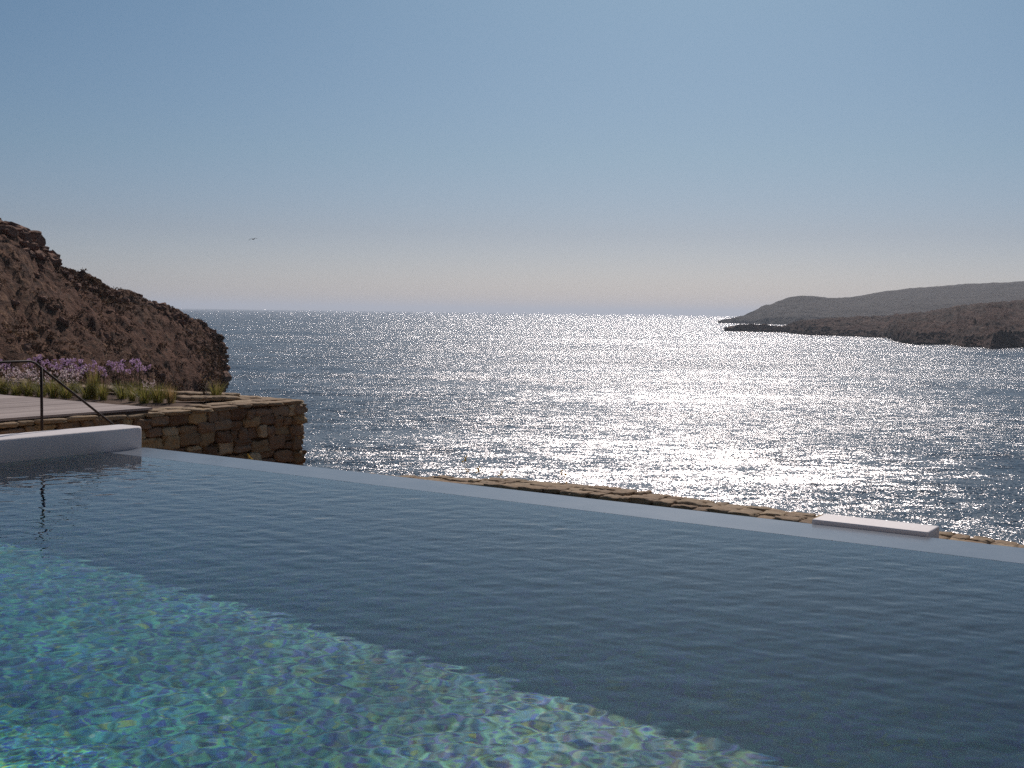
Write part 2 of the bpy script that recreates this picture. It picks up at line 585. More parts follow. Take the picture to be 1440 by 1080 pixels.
# unseen slope added behind the camera, coloured pale to bounce warm light forward
n1, n2 = 90, 60
ux = np.linspace(-90, 90, n1); uy = np.linspace(-12, -90, n2)
UX, UY = np.meshgrid(ux, uy, indexing='ij')
UZ = -1.5 + np.minimum((-12 - UY) * .7, 16) * 1.0 + np.maximum(np.abs(UX) - 40, 0) * -.1 + 1.5 * fbm(UX * .12, UY * .12, 8)
tag(grid_mesh('unseen_bounce_slope', np.stack([UX, UY, UZ], -1), simple('pale_bounce_rock', (.50, .41, .33), .9, .2, vary=.2, vscale=1.5)), kind='structure')

# ------------------------------------------------------------------ white parapet on the left
def parapet(name, a0, a1, b0, b1, z0, z1, r, mat, corner=None):
    """box with softened plaster edges; rounded along the top and the ends"""
    bm_v, seg = [], 6
    # outline in a-b plane with rounded corners
    def outline(ins):
        pts = []
        rr = corner or r * 1.2
        for (ca, cb, s) in ((a0, b0, 180), (a1, b0, 270), (a1, b1, 0), (a0, b1, 90)):
            ca2 = ca + (rr if ca == a0 else -rr); cb2 = cb + (rr if cb == b0 else -rr)
            for k in range(seg + 1):
                th = R(s + 90 * k / seg)
                pts.append((ca2 + (rr - ins) * math.cos(th), cb2 + (rr - ins) * math.sin(th)))
        return pts
    levels = [(z0, 0)]
    for k in range(seg + 1):
        th = R(90 * k / seg)
        levels.append((z1 - r + r * math.sin(th), r * (1 - math.cos(th))))
    v, f = [], []
    for (z, ins) in levels:
        v += [W(a, b, z) for a, b in outline(ins)]
    m = len(outline(0))
    for i in range(len(levels) - 1):
        for k in range(m):
            f.append((i * m + k, i * m + (k + 1) % m, (i + 1) * m + (k + 1) % m, (i + 1) * m + k))
    f.append(tuple((len(levels) - 1) * m + k for k in range(m)))
    f.append(tuple(range(m))[::-1])
    return link_mesh(name, v, f, mat, smooth=False)


def shade_auto(o, ang=35):
    for p in o.data.polygons: p.use_smooth = len(p.vertices) == 4
    return o


PH = .245
o = parapet('parapet', PAR_A, PAR_A + .42, -6, B_OUT - .0, -.3, PH, .03, M_render, .09)
shade_auto(o)
tag(o, 'low white plastered parapet wall rising out of the pool water on the left', 'parapet')

# white slab on the outer rim at the right
aL, bL = ab(at_z(1141, 735.5, .045)); aR, bR = ab(at_z(1321, 757, .0))
print('slab', aL, bL, aR, bR, ab(at_z(1150, 728, .045)), ab(at_z(1322, 746.6, .045)))
o = parapet('bench_slab', aR + .08, aL + .08, B_OUT + .02, B_OUT + .34, -.5, .034, .012, M_render)
shade_auto(o)
tag(o, 'long low white plastered slab just outside the far pool edge on the right', 'slab')


# ------------------------------------------------------------------ rubble masonry
def rubble_face(mb, origin, eu, en, length, z_lo, top_fn, course=(.13, .27), wid=(.16, .42), depth=.16, seed=1):
    """stones laid on a vertical face: origin + eu*u, facing en, below top_fn(u)"""
    rnd = random.Random(seed)
    z = z_lo
    k = seed * 100
    up = Vector((0, 0, 1))
    rows = []
    ztop = max(top_fn(0), top_fn(length))
    while z < ztop - .06:
        h = rnd.uniform(*course)
        if z + h > ztop - .10: h = ztop - z
        u = -rnd.uniform(0, .1)
        while u < length - .02:
            w = rnd.uniform(*wid) * (1.15 if h > .2 else 1)
            if u + w > length - .1: w = length - u + .01
            w = max(w, .12)
            zt = min(z + h, top_fn(u + w / 2))
            hh = zt - z
            if hh > .05:
                k += 1
                split = rnd.random() < .22 and hh > .17
                parts = [(z, hh)] if not split else [(z, hh * .52), (z + hh * .54, hh * .46)]
                for (zz, ph) in parts:
                    ph *= rnd.uniform(.82, 1.18)
                    c = origin + eu * (u + w / 2) + up * (min(zz + ph / 2 + rnd.uniform(-.02, .02), top_fn(u) - ph / 2 + .02)) - en * (depth * .5 + rnd.uniform(-.015, .045))
                    mb.stone(c, eu, en, up, w / 2 * .99, depth * .62, ph / 2 * 1.0, rnd=rnd.uniform(4, 12), rough=.34, seed=k + zz, n=7)
            u += w
        z += h


def cap_stones(mb, origin, eu, ev, length, width, z_fn, th=.05, seed=3, wid=(.22, .5), rows=2):
    rnd = random.Random(seed)
    up = Vector((0, 0, 1))
    for r in range(rows):
        u = -.02
        ww = width / rows
        while u < length:
            w = rnd.uniform(*wid)
            if u + w > length - .12: w = length - u
            c = origin + eu * (u + w / 2) + ev * (ww * (r + .5) + rnd.uniform(-.015, .015)) + up * (z_fn(u + w / 2) - th / 2 + rnd.uniform(-.008, .01))
            mb.stone(c, eu, ev, up, w / 2 * .98, ww / 2 * .99, th / 2 * 1.15, rnd=rnd.uniform(5, 10), rough=.24, seed=seed * 50 + u + r * 9, n=5)
            u += max(w, .1)


TZ = .25                                   # level of the terrace
cA, cB = ab(at_z(430, 563, TZ))            # terrace corner
lA, lB = ab(at_z(0, 600, TZ))
print('terrace corner', cA, cB, 'left', lA, lB, ab(at_z(200, 580, TZ)))
WA = cA
tw = empty('stone_retaining_wall', W(WA, cB, -3))
tag(tw, 'rough brown rubble stone retaining wall holding up the planted terrace', 'stone wall')
ti = Matrix.Translation(-tw.location)
LEN = 9.0
mb = MB()
rubble_face(mb, W(WA, cB - LEN), B, -A, LEN - .07, -2.2, lambda u: TZ - .045 - .0 * u, seed=4, course=(.13, .23), wid=(.13, .36))
rubble_face(mb, W(WA, cB - .07), A, B, 9, -2.2, lambda u: TZ - .045, seed=9, course=(.15, .30), wid=(.2, .45))
o = mb.build('stonework', M_stone, tw, smooth=True); o.matrix_parent_inverse = ti
mb = MB(); mb.box(WA + .10, WA + .45, cB - LEN, cB - .10, -3, TZ - .05)
mb.box(WA + .45, WA + 9, cB - .45, cB - .10, -3, TZ - .05)
o = mb.build('mortar_core', M_mortar, tw); o.matrix_parent_inverse = ti
mb = MB()
cap_stones(mb, W(WA - .02, cB - LEN), B, A, LEN, .55, lambda u: TZ + .012 * math.sin(u * 1.7), seed=5)
cap_stones(mb, W(WA + .5, cB + .02), A, -B, 8.5, .55, lambda u: TZ + .01 * math.sin(u * 2.1), seed=6)
o = mb.build('capstones', M_cap, tw, smooth=True); o.matrix_parent_inverse = ti

# terrace fill: soil of the planting bed
n1, n2 = 90, 90
ua = np.linspace(WA + .3, WA + 9, n1); ub = np.linspace(cB - 16, cB - .3, n2)
UA, UB = np.meshgrid(ua, ub, indexing='ij')
UZ = TZ - .035 + .05 * fbm(UA * 1.5, UB * 1.5, 1) * 1.0
P = np.stack([A.x * UA + B.x * UB, A.y * UA + B.y * UB, UZ], -1)
tag(grid_mesh('planting_soil', P, M_soil, flip=True), kind='structure')

# wooden deck
DZ = TZ + .055
dA, dB = ab(at_z(215, 573, DZ))
print('deck corner', dA, dB, ab(at_z(0, 588, DZ)), ab(at_z(0, 552, DZ)), ab(at_z(110, 561, DZ)))
dk = empty('wooden_deck', W(dA, dB, TZ - .02))
tag(dk, 'weathered grey timber deck set back from the edge of the stone wall', 'deck')
di = Matrix.Translation(-dk.location)
mb = MB()
a = dA
rnd = random.Random(5)
while a < dA + 4.6:
    w = .142
    mb.box(a, a + w - .007, dB - 12, dB - rnd.uniform(0, .012), DZ - .028, DZ + rnd.uniform(-.0015, .0015))
    a += w
o = mb.build('planks', M_plank, dk); o.matrix_parent_inverse = di
mb = MB(); mb.box(dA + .03, dA + .08, dB - 12, dB - .05, TZ - .06, DZ - .03)
for k in range(12): mb.box(dA + .08, dA + 4.5, dB - .12 - k, dB - .06 - k, TZ - .06, DZ - .03)
o = mb.build('joists', simple('dark_joist', (.10, .07, .055), .9), dk); o.matrix_parent_inverse = di

# ground: falls from the terrace to the shore
n1, n2 = 160, 160
ux = np.linspace(-95, 60, n1); uy = np.linspace(-40, 75, n2)
UX, UY = np.meshgrid(ux, uy, indexing='ij')
UAa = UX * A.x + UY * A.y; UBb = UX * B.x + UY * B.y
d1 = np.maximum(UBb - 8.3, 0)                       # beyond the pool edge
lim = np.where(UAa > WA - .2, np.maximum(UBb - (cB - .5), 0), d1)
lim = np.minimum(lim, 40)
lim = np.where(UAa > WA - .2, np.hypot(lim, np.maximum(UAa - WA - 8.5, 0)), lim)
GZ = -1.9 - lim * .62 + .5 * fbm(UX * .3, UY * .3, 3)
GZ = np.where((UBb < 8.4) & (UAa < WA), -3.2, GZ)
GZ = np.maximum(GZ, SEA - 2)
P = np.stack([UX, UY, GZ], -1)
tag(grid_mesh('ground', P, M_hill), kind='structure')

# landing of stone between the parapet and the retaining wall, stepping down to the sea side
st = empty('stone_steps', W(PAR_A + .6, B_OUT - 2, -.6))
tag(st, 'rough stone steps between the white parapet and the retaining wall', 'steps')
si = Matrix.Translation(-st.location)
mb = MB()
zz = [.02, -.02, -.12, -.28, -.45]
bs = [B_OUT - 9, B_OUT - 1.6, B_OUT - .9, B_OUT - .2, B_OUT + .9, B_OUT + 2]
for k in range(4):
    mb.box(PAR_A + .42, WA - .05, bs[k], bs[k + 1], -2.5, zz[k] - .06)
o = mb.build('core', M_mortar, st); o.matrix_parent_inverse = si
mb = MB()
for k in range(4):
    cap_stones(mb, W(PAR_A + .43, bs[k]), B, A, bs[k + 1] - bs[k], max(.5, WA - PAR_A - .5), lambda u: zz[k], th=.07, seed=20 + k, rows=2)
o = mb.build('treads', M_cap, st, smooth=True); o.matrix_parent_inverse = si

# low stone wall outside the far edge
def outer_profile(a):
    return 0


ow = empty('low_stone_wall', W(0, 9.6, -2))
tag(ow, 'low dry stone wall running just outside the far pool edge', 'stone wall')
oi = Matrix.Translation(-ow.location)
a620 = ab(at_z(600, 676, 0))[0]
OWZ, OWB = -.10, 9.42
mbs, mbc, mbm = MB(), MB(), MB()
rnd = random.Random(11)
a = a620 + 1.9
up = Vector((0, 0, 1))
def wz(a):
    t = min(1, max(0, (a620 + 1.9 - a) / 2.6))
    zz = -.20 + .13 * (t * t * (3 - 2 * t))
    s = min(1, max(0, (a620 - 1.5 - a) / 4.5))
    return zz - .035 * s
def wb(a):
    s = min(1, max(0, (a620 - 2.0 - a) / 4.0))
    return 9.36 - .42 * s
while a > A_RIGHT - 2:
    w = rnd.uniform(.09, .26)
    z, b0 = wz(a), wb(a)
    for (r, ww) in ((0, .17), (.7, .17), (1.35, .17)):
        th = rnd.uniform(.03, .06)
        c = W(a - w / 2, b0 + .08 + r * .23 + rnd.uniform(-.03, .03), z - th / 2 + rnd.uniform(-.016, .006))
        mbc.stone(c, A, B, up, w / 2 * 1.02, ww / 2 * 1.05, th * .6, rnd=rnd.uniform(4, 9), rough=.34, seed=a * 3 + r, n=5)
    zz = z - .08
    for q in range(3):
        h = rnd.uniform(.1, .16)
        for (bo, s) in ((.0, 1), (.38, -1)):
            mbs.stone(W(a - w / 2 + rnd.uniform(-.05, .05), b0 + bo + .06 * s, zz - h / 2), A, B, up, w / 2, .09, h / 2, rnd=4, rough=.16, seed=a * 5 + q + bo)
        zz -= h
    mbm.box(a - w - .01, a + .01, b0 + .08, b0 + .36, -2, z - .05)
    a -= w
o = mbc.build('capstones', M_cap, ow, smooth=True); o.matrix_parent_inverse = oi
o = mbs.build('stonework', M_stone, ow, smooth=True); o.matrix_parent_inverse = oi
o = mbm.build('core', M_mortar, ow); o.matrix_parent_inverse = oi

# ------------------------------------------------------------------ handrail
ra = PAR_A + .42 + .14
p0 = at_a(-330, 508, ra); p1 = at_a(46, 508, ra); p2 = at_a(160, 598, ra); pb = at_a(58, 516, ra)
p0 = W(ra, ab(p1)[1] - 2.6, p1.z)
hr = empty('handrail', W(ra, ab(pb)[1], 0))
tag(hr, 'thin dark iron handrail with one post sloping down behind the white parapet', 'handrail')
hi = Matrix.Translation(-hr.location)
print('rail z', p1.z, p2.z, pb.z)
sl = (p2 - p1).normalized()
mb = MB()
mb.tube([p0, p1 - B * .03, p1 + sl * .03, p2, p2 + sl * .35], .0135, 12)
o = mb.build('rail', M_iron, hr, smooth=True); o.matrix_parent_inverse = hi
mb = MB(); mb.tube([Vector((pb.x, pb.y, -.05)), Vector((pb.x, pb.y, pb.z - .0))], .0155, 12)
o = mb.build('post', M_iron, hr, smooth=True); o.matrix_parent_inverse = hi
mb = MB(); q = W(ra, ab(p0)[1], 0); mb.tube([Vector((q.x, q.y, -.05)), Vector((q.x, q.y, p0.z))], .0155, 12)
o = mb.build('post', M_iron, hr, smooth=True); o.matrix_parent_inverse = hi

# ------------------------------------------------------------------ hill and headlands
def loft(name, cols, nu, nv, mat, amp, freq, seed, prof=None, ridge_amp=None, strata=0):
    """cols: list of cross-sections, each a list of points from front foot over the ridge to the back foot"""
    cols = np.array([[tuple(p) for p in c] for c in cols], float)      # m x k x 3
    m, k, _ = cols.shape
    def resample(Cc, n, axis):
        mm = Cc.shape[axis]
        t = np.linspace(0, mm - 1, n); i = np.minimum(t.astype(int), mm - 2); f = t - i
        a = np.take(Cc, i, axis); b = np.take(Cc, i + 1, axis)
        sh = [1, 1, 1]; sh[axis] = n
        f = f.reshape(sh)
        return a * (1 - f) + b * f
    Q = resample(resample(cols, nu, 0), nv, 1)
    X, Y = Q[..., 0], Q[..., 1]
    n1 = fbm(X * freq, Y * freq, seed, 6, gain=.55)
    n2 = fbm(X * freq * 2.3 + 9, Y * freq * 2.3, seed + 1, 5, gain=.55, ridged=True)
    n3 = fbm(X * freq * .7 + Q[..., 2] * freq * 1.5, Y * freq * .7 + 31, seed + 2, 5)
    v = np.linspace(0, 1, nv)[None, :]
    if prof is None: wgt = 1
    else: wgt = np.interp(v, prof[0], prof[1])
    Q[..., 2] += amp * (.6 * n1 + .45 * n2) * wgt
    Q[..., 0] += amp * .7 * n3 * wgt
    Q[..., 1] += amp * .7 * n1 * wgt
    if strata:
        uu = np.linspace(0, 1, nu)[:, None] * np.ones((1, nv)); vv = v * np.ones((nu, 1))
        st1 = fbm(uu * 7, vv * 13 + uu * 3, seed + 4, 5, ridged=True)
        st2 = fbm(uu * 20, vv * 32 + uu * 8, seed + 6, 5, ridged=True)
        Q[..., 2] += strata * (st1 + .5 * st2) * np.clip((vv - .1) * 5, 0, 1) * np.clip((.74 - vv) * 12, .25, 1)
    o = grid_mesh(name, Q, mat, flip=True)
    return o


# near hill on the left, falling to a cliff nose
ridge = [(-330, 250, 98), (-160, 285, 99), (-60, 305, 100), (-20, 313, 101), (12, 318, 102), (30, 333, 103), (48, 353, 104), (62, 369, 105), (80, 380, 106), (105, 391, 108), (132, 398, 109),
         (156, 409, 111), (180, 418, 113), (205, 427, 115), (228, 435, 117), (248, 442, 119), (268, 450, 121), (288, 459, 123), (302, 470, 125)]
cols = []
for (px, py, d) in ridge:
    top = at_dist(px, py, d)
    t = (px + 330) / 632
    foot_d = 52 + 44 * t ** 1.5
    foot = at_dist(px + 2, 560 + 60 * t, foot_d)
    m1 = foot.lerp(top, .35); m2 = foot.lerp(top, .7); m3 = foot.lerp(top, .9)
    m2.z += 1.2; m3.z += .8
    back = at_dist(px, 500, d + 14); back.z = top.z - 2.5
    bk2 = at_dist(px, 500, d + 60); bk2.z = SEA - 2
    f0 = Vector((foot.x, foot.y, foot.z)); f0.z = SEA - 2
    cols.append([f0, foot, m1, m2, m3, top, back, bk2])
# the nose: sections turning down into the sea
def nose(px_t, py_t, d, px_f, fd):
    top = at_dist(px_t, py_t, d)
    foot = at_dist(px_f, 612, fd)
    m1 = foot.lerp(top, .35); m2 = foot.lerp(top, .68); m3 = foot.lerp(top, .9)
    back = at_dist(px_t - 8, 500, d + 9); back.z = top.z - 1; bk2 = at_dist(px_t - 40, 500, d + 40); bk2.z = SEA - 2
    f0 = foot.copy(); f0.z = SEA - 2
    return [f0, foot, m1, m2, m3, top, back, bk2]
cols.append(nose(311, 480, 126, 285, 100))
cols.append(nose(316, 492, 127, 298, 104))
cols.append(nose(313, 508, 128, 302, 110))
cols.append(nose(310, 530, 128, 303, 116))
cols.append(nose(306, 556, 128, 303, 122))
hl = loft('hill', cols, 560, 300, M_hill, 1.1, .22, 5.0, ([0, .12, .3, .66, .72, .76, .9, 1], [.6, .8, 1, .8, .42, .7, 1, 1]), strata=.55)
tag(hl, kind='structure')

# scrub: low rounded bushes and rocks over the hill
def hill_scatter():
    me = hl.data
    n = len(me.vertices)
    co = np.empty(n * 3, np.float32); me.vertices.foreach_get('co', co); co = co.reshape(560, 300, 3)
    rnd = random.Random(3)
    bush, rock = MB(), MB()
    for k in range(5200):
        i = rnd.randrange(80, 545); j = rnd.randrange(45, 203)
        p = Vector(co[i, j])
        cl = noise.noise(p * .09) + .25 * noise.noise(p * .4)
        if cl < rnd.uniform(-.35, .3): continue
        s = rnd.uniform(.14, .42) * (1.15 if cl > .2 else .9) * (.6 if j > 180 else 1)
        # a bush: a cluster of small leafy facets
        for q in range(int(34 * s / .5)):
            v = Vector((rnd.gauss(0, 1), rnd.gauss(0, 1), abs(rnd.gauss(0, .8)))).normalized() * s * rnd.uniform(.55, 1.05)
            v.z *= .7
            c = p + v
            t1 = Vector((rnd.gauss(0, 1), rnd.gauss(0, 1), rnd.gauss(0, 1))).normalized()
            t2 = t1.cross(Vector((rnd.gauss(0, 1), rnd.gauss(0, 1), rnd.gauss(0, 1)))).normalized()
            r = s * rnd.uniform(.18, .34)
            bush.add([c + t1 * r, c + t2 * r, c - t1 * r * .8 - t2 * r * .3], [(0, 1, 2)])
    for k in range(300):
        i = rnd.randrange(60, 558); j = rnd.randrange(150, 208) if rnd.random() < .4 else rnd.randrange(60, 215)
        p = Vector(co[i, j])
        s = rnd.uniform(.15, .55) * (1.6 if i > 520 or (i < 190 and j > 150) else .7)
        ax = Vector((rnd.gauss(0, 1), rnd.gauss(0, 1), rnd.gauss(0, .3))).normalized()
        ay = ax.cross(Vector((0, .3, 1))).normalized(); az = ax.cross(ay)
        rock.stone(p, ax, ay, az, s * 1.3, s, s * .6, rnd=rnd.uniform(2.5, 4), rough=.4, seed=k, n=4)
    b = bush.build('hillside_scrub', scrub_mat()); tag(b, 'dry brown and olive scrub covering the rocky hillside', 'scrub', kind='stuff')
    r = rock.build('hillside_rocks', M_rock, smooth=False); tag(r, 'dark brown rocks scattered over the hillside and cliff', 'rocks', kind='stuff')


def scrub_mat():
    t = NT('dry_scrub')
    n1 = t.noise(t.pos(), .35, 4)
    c = t.ramp(n1.outputs[0], [(.32, (.10, .06, .035)), (.5, (.20, .11, .06)), (.66, (.32, .20, .10))])
    t.l(c, t.p.inputs['Base Color'])
    t.p.inputs['Roughness'].default_value = .9
    t.p.inputs['Specular IOR Level'].default_value = .1
    return t.m


M_rock = simple('brown_rock', (.24, .13, .085), .9, .2, vary=.4, vscale=1.2, bump=.15, bscale=3)
hill_scatter()

# nearer headland on the right
def interp_pts(pts, xs):
    pts = sorted(pts); return np.interp(xs, [p[0] for p in pts], [p[1] for p in pts])


def headland(name, sil, water, xs, ridge_extra, mat, amp, freq, seed, nu, nv, hump=.5, back=200, strata=0):
    cols = []
    for px in xs:
        wy = interp_pts(water, [px])[0]; sy = interp_pts(sil, [px])[0]
        foot = at_z(px, wy, SEA)
        dist = math.hypot(foot.x, foot.y)
        ex = interp_pts(ridge_extra, [px])[0]
        top = at_dist(px, sy, dist + ex)
        m0 = foot.lerp(top, .06); m0.z += (top.z - SEA) * .16
        m1 = foot.lerp(top, .3); m1.z += (top.z - SEA) * .16
        m2 = foot.lerp(top, .65); m2.z += (top.z - SEA) * .07
        f0 = foot.copy(); f0.z -= 2
        b1 = at_dist(px, sy, dist + ex + back * .4); b1.z = top.z - (top.z - SEA) * .3
        b2 = at_dist(px, sy, dist + ex + back); b2.z = SEA - 3
        cols.append([f0, foot, m0, m1, m2, top, b1, b2])
    o = loft(name, cols, nu, nv, mat, amp, freq, seed, ([0, .14, .3, .62, .72, .8, 1], [.5, .8, 1, 1, .5, .8, 1]), strata=strata)
    tag(o, kind='structure')
    return o


sil = [(1020, 464), (1026, 461), (1050, 459.5), (1100, 460.5), (1112, 456), (1135, 452), (1160, 449), (1200, 447), (1260, 445), (1300, 441), (1330, 434), (1370, 429), (1440, 422), (1560, 415), (1750, 400)]
wat = [(1018, 465.5), (1100, 467.5), (1140, 471.5), (1200, 473), (1250, 475.5), (1262, 481), (1290, 485), (1340, 484.5), (1352, 488), (1380, 488), (1392, 491), (1440, 488), (1560, 492), (1750, 496)]
rex = [(1018, 6), (1060, 20), (1110, 40), (1200, 160), (1300, 260), (1440, 330), (1750, 400)]
xs = [1019, 1023, 1030, 1040, 1060, 1080, 1100, 1115, 1130, 1145, 1165, 1185, 1205, 1225, 1248, 1256, 1264, 1275, 1290, 1310, 1330, 1345, 1353, 1365, 1380, 1392, 1405, 1425, 1450, 1500, 1560, 1650, 1750]
headland('near_headland', sil, wat, xs, rex, M_head, 4.2, .075, 11.0, 900, 240, strata=2.2)
sil = [(1010, 453.5), (1030, 448), (1045, 444.5), (1060, 437), (1072, 431), (1076, 428), (1080, 430), (1095, 423), (1110, 418), (1125, 416), (1140, 416), (1165, 419), (1195, 418), (1230, 412), (1280, 405.5), (1285, 405), (1350, 400), (1355, 399), (1440, 395.5), (1560, 388), (1750, 380)]
wat = [(1010, 454.3), (1040, 455), (1100, 456.5), (1440, 462), (1750, 467)]
rex = [(1010, 10), (1050, 120), (1110, 350), (1300, 700), (1750, 900)]
xs = [1010, 1018, 1030, 1045, 1060, 1072, 1077, 1082, 1095, 1110, 1125, 1140, 1165, 1195, 1230, 1280, 1286, 1350, 1357, 1440, 1560, 1750]
headland('far_headland', sil, wat, xs, rex, M_farhead, 4.5, .026, 14.0, 560, 160, strata=1.8, back=900)

# ------------------------------------------------------------------ plants
def leaf_mat(name, c0, c1, rough=.6, trans=.35):
    t = NT(name)
    g = t.n('ShaderNodeNewGeometry')
    c = t.ramp(g.outputs['Random Per Island'], [(0, c0), (1, c1)])
    t.l(c, t.p.inputs['Base Color'])
    t.p.inputs['Roughness'].default_value = rough
    tr = t.n('ShaderNodeBsdfTranslucent'); t.l(c, tr.inputs[0])
    mx = t.n('ShaderNodeMixShader'); mx.inputs[0].default_value = trans
    t.l(t.p.outputs[0], mx.inputs[1]); t.l(tr.outputs[0], mx.inputs[2])
    t.l(mx.outputs[0], t.t.nodes['Material Output'].inputs[0])
    return t.m


M_grass = leaf_mat('grass_blades', (.13, .14, .03), (.32, .30, .08), trans=.5)
M_dry = leaf_mat('dry_blades', (.32, .20, .09), (.50, .36, .17), trans=.5)
M_stem = leaf_mat('thin_stems', (.09, .06, .04), (.16, .12, .06))
M_purple = leaf_mat('purple_petals', (.48, .28, .52), (.80, .62, .80), trans=.5)
M_white = leaf_mat('white_petals', (.75, .56, .58), (.92, .84, .82), trans=.5)
M_yellow = leaf_mat('yellow_petals', (.55, .34, .03), (.8, .55, .06), trans=.5)
M_bushleaf = leaf_mat('bush_leaves', (.05, .035, .02), (.13, .10, .05))


def blades(mb, rnd, n, h, spread, w=.006, droop=.5, base=.05):
    for k in range(n):
        th = rnd.uniform(0, 2 * math.pi); r0 = rnd.uniform(0, base)
        d = Vector((math.cos(th), math.sin(th), 0))
        L = h * rnd.uniform(.55, 1.1); sp = spread * rnd.uniform(.2, 1.1)
        side = d.cross(Vector((0, 0, 1)))
        if rnd.random() < .5: side = (side + d * rnd.uniform(-1, 1)).normalized()
        pts = []
        for i in range(5):
            t = i / 4
            pts.append(d * (r0 + sp * t ** 1.6) + Vector((0, 0, L * (t - droop * .35 * t ** 3))))
        v = []
        for i, p in enumerate(pts):
            ww = w * (1 - i / 4) ** .7 + .0004
            v += [p - side * ww / 2, p + side * ww / 2]
        mb.add(v, [(2 * i, 2 * i + 1, 2 * i + 3, 2 * i + 2) for i in range(4)])


def petals(mb, rnd, c, n, r, size):
    for k in range(n):
        d = Vector((rnd.gauss(0, 1), rnd.gauss(0, 1), rnd.gauss(.3, 1))).normalized()
        t1 = d.cross(Vector((rnd.gauss(0, 1), rnd.gauss(0, 1), rnd.gauss(0, 1)))).normalized()
        t2 = d.cross(t1)
        p = c + d * r * rnd.uniform(.5, 1)
        s = size * rnd.uniform(.7, 1.2)
        # little cupped floret: two crossing petals
        mb.add([p, p + d * s + t1 * s * .5, p + d * s * 1.4, p + d * s - t1 * s * .5], [(0, 1, 2, 3)])
        mb.add([p, p + d * s + t2 * s * .5, p + d * s * 1.4, p + d * s - t2 * s * .5], [(0, 1, 2, 3)])


def purple_clump(seed, heads=12, h=.5, spread=.16):
    rnd = random.Random(seed)
    t = empty('purple_flower_clump')
    lv, stm, fl = MB(), MB(), MB()
    blades(lv, rnd, 90, h * .55, .16, .007)
    for k in range(heads):
        th = rnd.uniform(0, 6.283); r = spread * math.sqrt(rnd.random())
        top = Vector((math.cos(th) * r, math.sin(th) * r, h * rnd.uniform(.66, 1.05)))
        b0 = Vector((top.x * .25, top.y * .25, 0))
        stm.tube([b0, b0.lerp(top, .5) + Vector((0, 0, .02)), top], .0025, 4)
        petals(fl, rnd, top, 11, .02, .016)
        fl.build('flower_head', M_purple, t); fl = MB()
    lv.build('leaves', M_grass, t); stm.build('stems', M_stem, t)
    return t


def gaura(seed, n=30, h=.5, spread=.24):
    rnd = random.Random(seed)
    t = empty('white_flower_bush')
    lv, stm, fl = MB(), MB(), MB()
    blades(lv, rnd, 70, h * .4, .15, .009, base=.1)
    for k in range(n):
        th = rnd.uniform(0, 6.283); r = spread * math.sqrt(rnd.random())
        top = Vector((math.cos(th) * r, math.sin(th) * r, h * rnd.uniform(.4, 1.05)))
        b0 = Vector((top.x * .3, top.y * .3, 0))
        mid = b0.lerp(top, .55) + Vector((rnd.uniform(-.02, .02), rnd.uniform(-.02, .02), .03))
        stm.tube([b0, mid, top], .0018, 4)
        for q in range(rnd.choice((1, 1, 2, 3))):
            c = mid.lerp(top, rnd.uniform(.3, 1)) + Vector((rnd.gauss(0, .012), rnd.gauss(0, .012), rnd.gauss(0, .012)))
            petals(fl, rnd, c, 4, .006, .021)
        for q in range(5):
            c = b0.lerp(top, rnd.uniform(.2, .9)); d = Vector((rnd.gauss(0, 1), rnd.gauss(0, 1), .4)).normalized() * .03
            s = d.cross(Vector((0, 0, 1))).normalized() * .005
            lv.add([c, c + d * .6 + s, c + d, c + d * .6 - s], [(0, 1, 2, 3)])
        fl.build('blossom_spray', M_white, t); fl = MB()
    lv.build('leaves', M_bushleaf, t); stm.build('stems', M_stem, t)
    return t


def tuft(seed, h=.3, n=170, spread=.17, dry=.25):
    rnd = random.Random(seed)
    t = empty('grass_tuft')
    g, d = MB(), MB()
    blades(g, rnd, int(n * (1 - dry)), h, spread, .006, base=.07)
    blades(d, rnd, int(n * dry), h * 1.1, spread * .8, .004, base=.06)
    g.build('green_blades', M_grass, t); d.build('dry_blades', M_dry, t)
    return t


def stalk_plant(seed, h=.4, n=9, flower=None, name='dry_stalk_plant', spread=.12):
    rnd = random.Random(seed)
    t = empty(name)
    s, fl = MB(), MB()
    for k in range(n):
        th = rnd.uniform(0, 6.283); r = spread * rnd.random()
        top = Vector((math.cos(th) * r, math.sin(th) * r, h * rnd.uniform(.6, 1.05)))
        s.tube([Vector((0, 0, 0)), top * .5 + Vector((rnd.uniform(-.02, .02), 0, .02)), top], .0028, 4, .5)
        petals(fl, rnd, top, 6 if flower else 4, .006, .016 if flower else .009)
        fl.build('flower_head', flower or M_dry, t); fl = MB()
        for q in range(3):
            c = top * rnd.uniform(.3, .9); d = Vector((rnd.gauss(0, 1), rnd.gauss(0, 1), .5)).normalized() * .05
            s.tube([c, c + d], .0018, 3)
    s.build('stems', M_stem, t)
    return t


def copy_tree(o, parent=None):
    c = o.copy(); sc.collection.objects.link(c); c.parent = parent
    for ch in list(o.children): copy_tree(ch, c)
    return c


def place(proto_used, proto, px, py, label, cat, group, s=1.0, z=TZ - .02):
    o = proto if not proto_used[0] else copy_tree(proto)
    proto_used[0] = True
    p = at_z(px, py, z)
    o.location = p
    o.rotation_euler = (0, 0, random.uniform(0, 6.28))
    o.scale = (s, s, s * random.uniform(.94, 1.06))
    tag(o, label, cat, group)
    return o


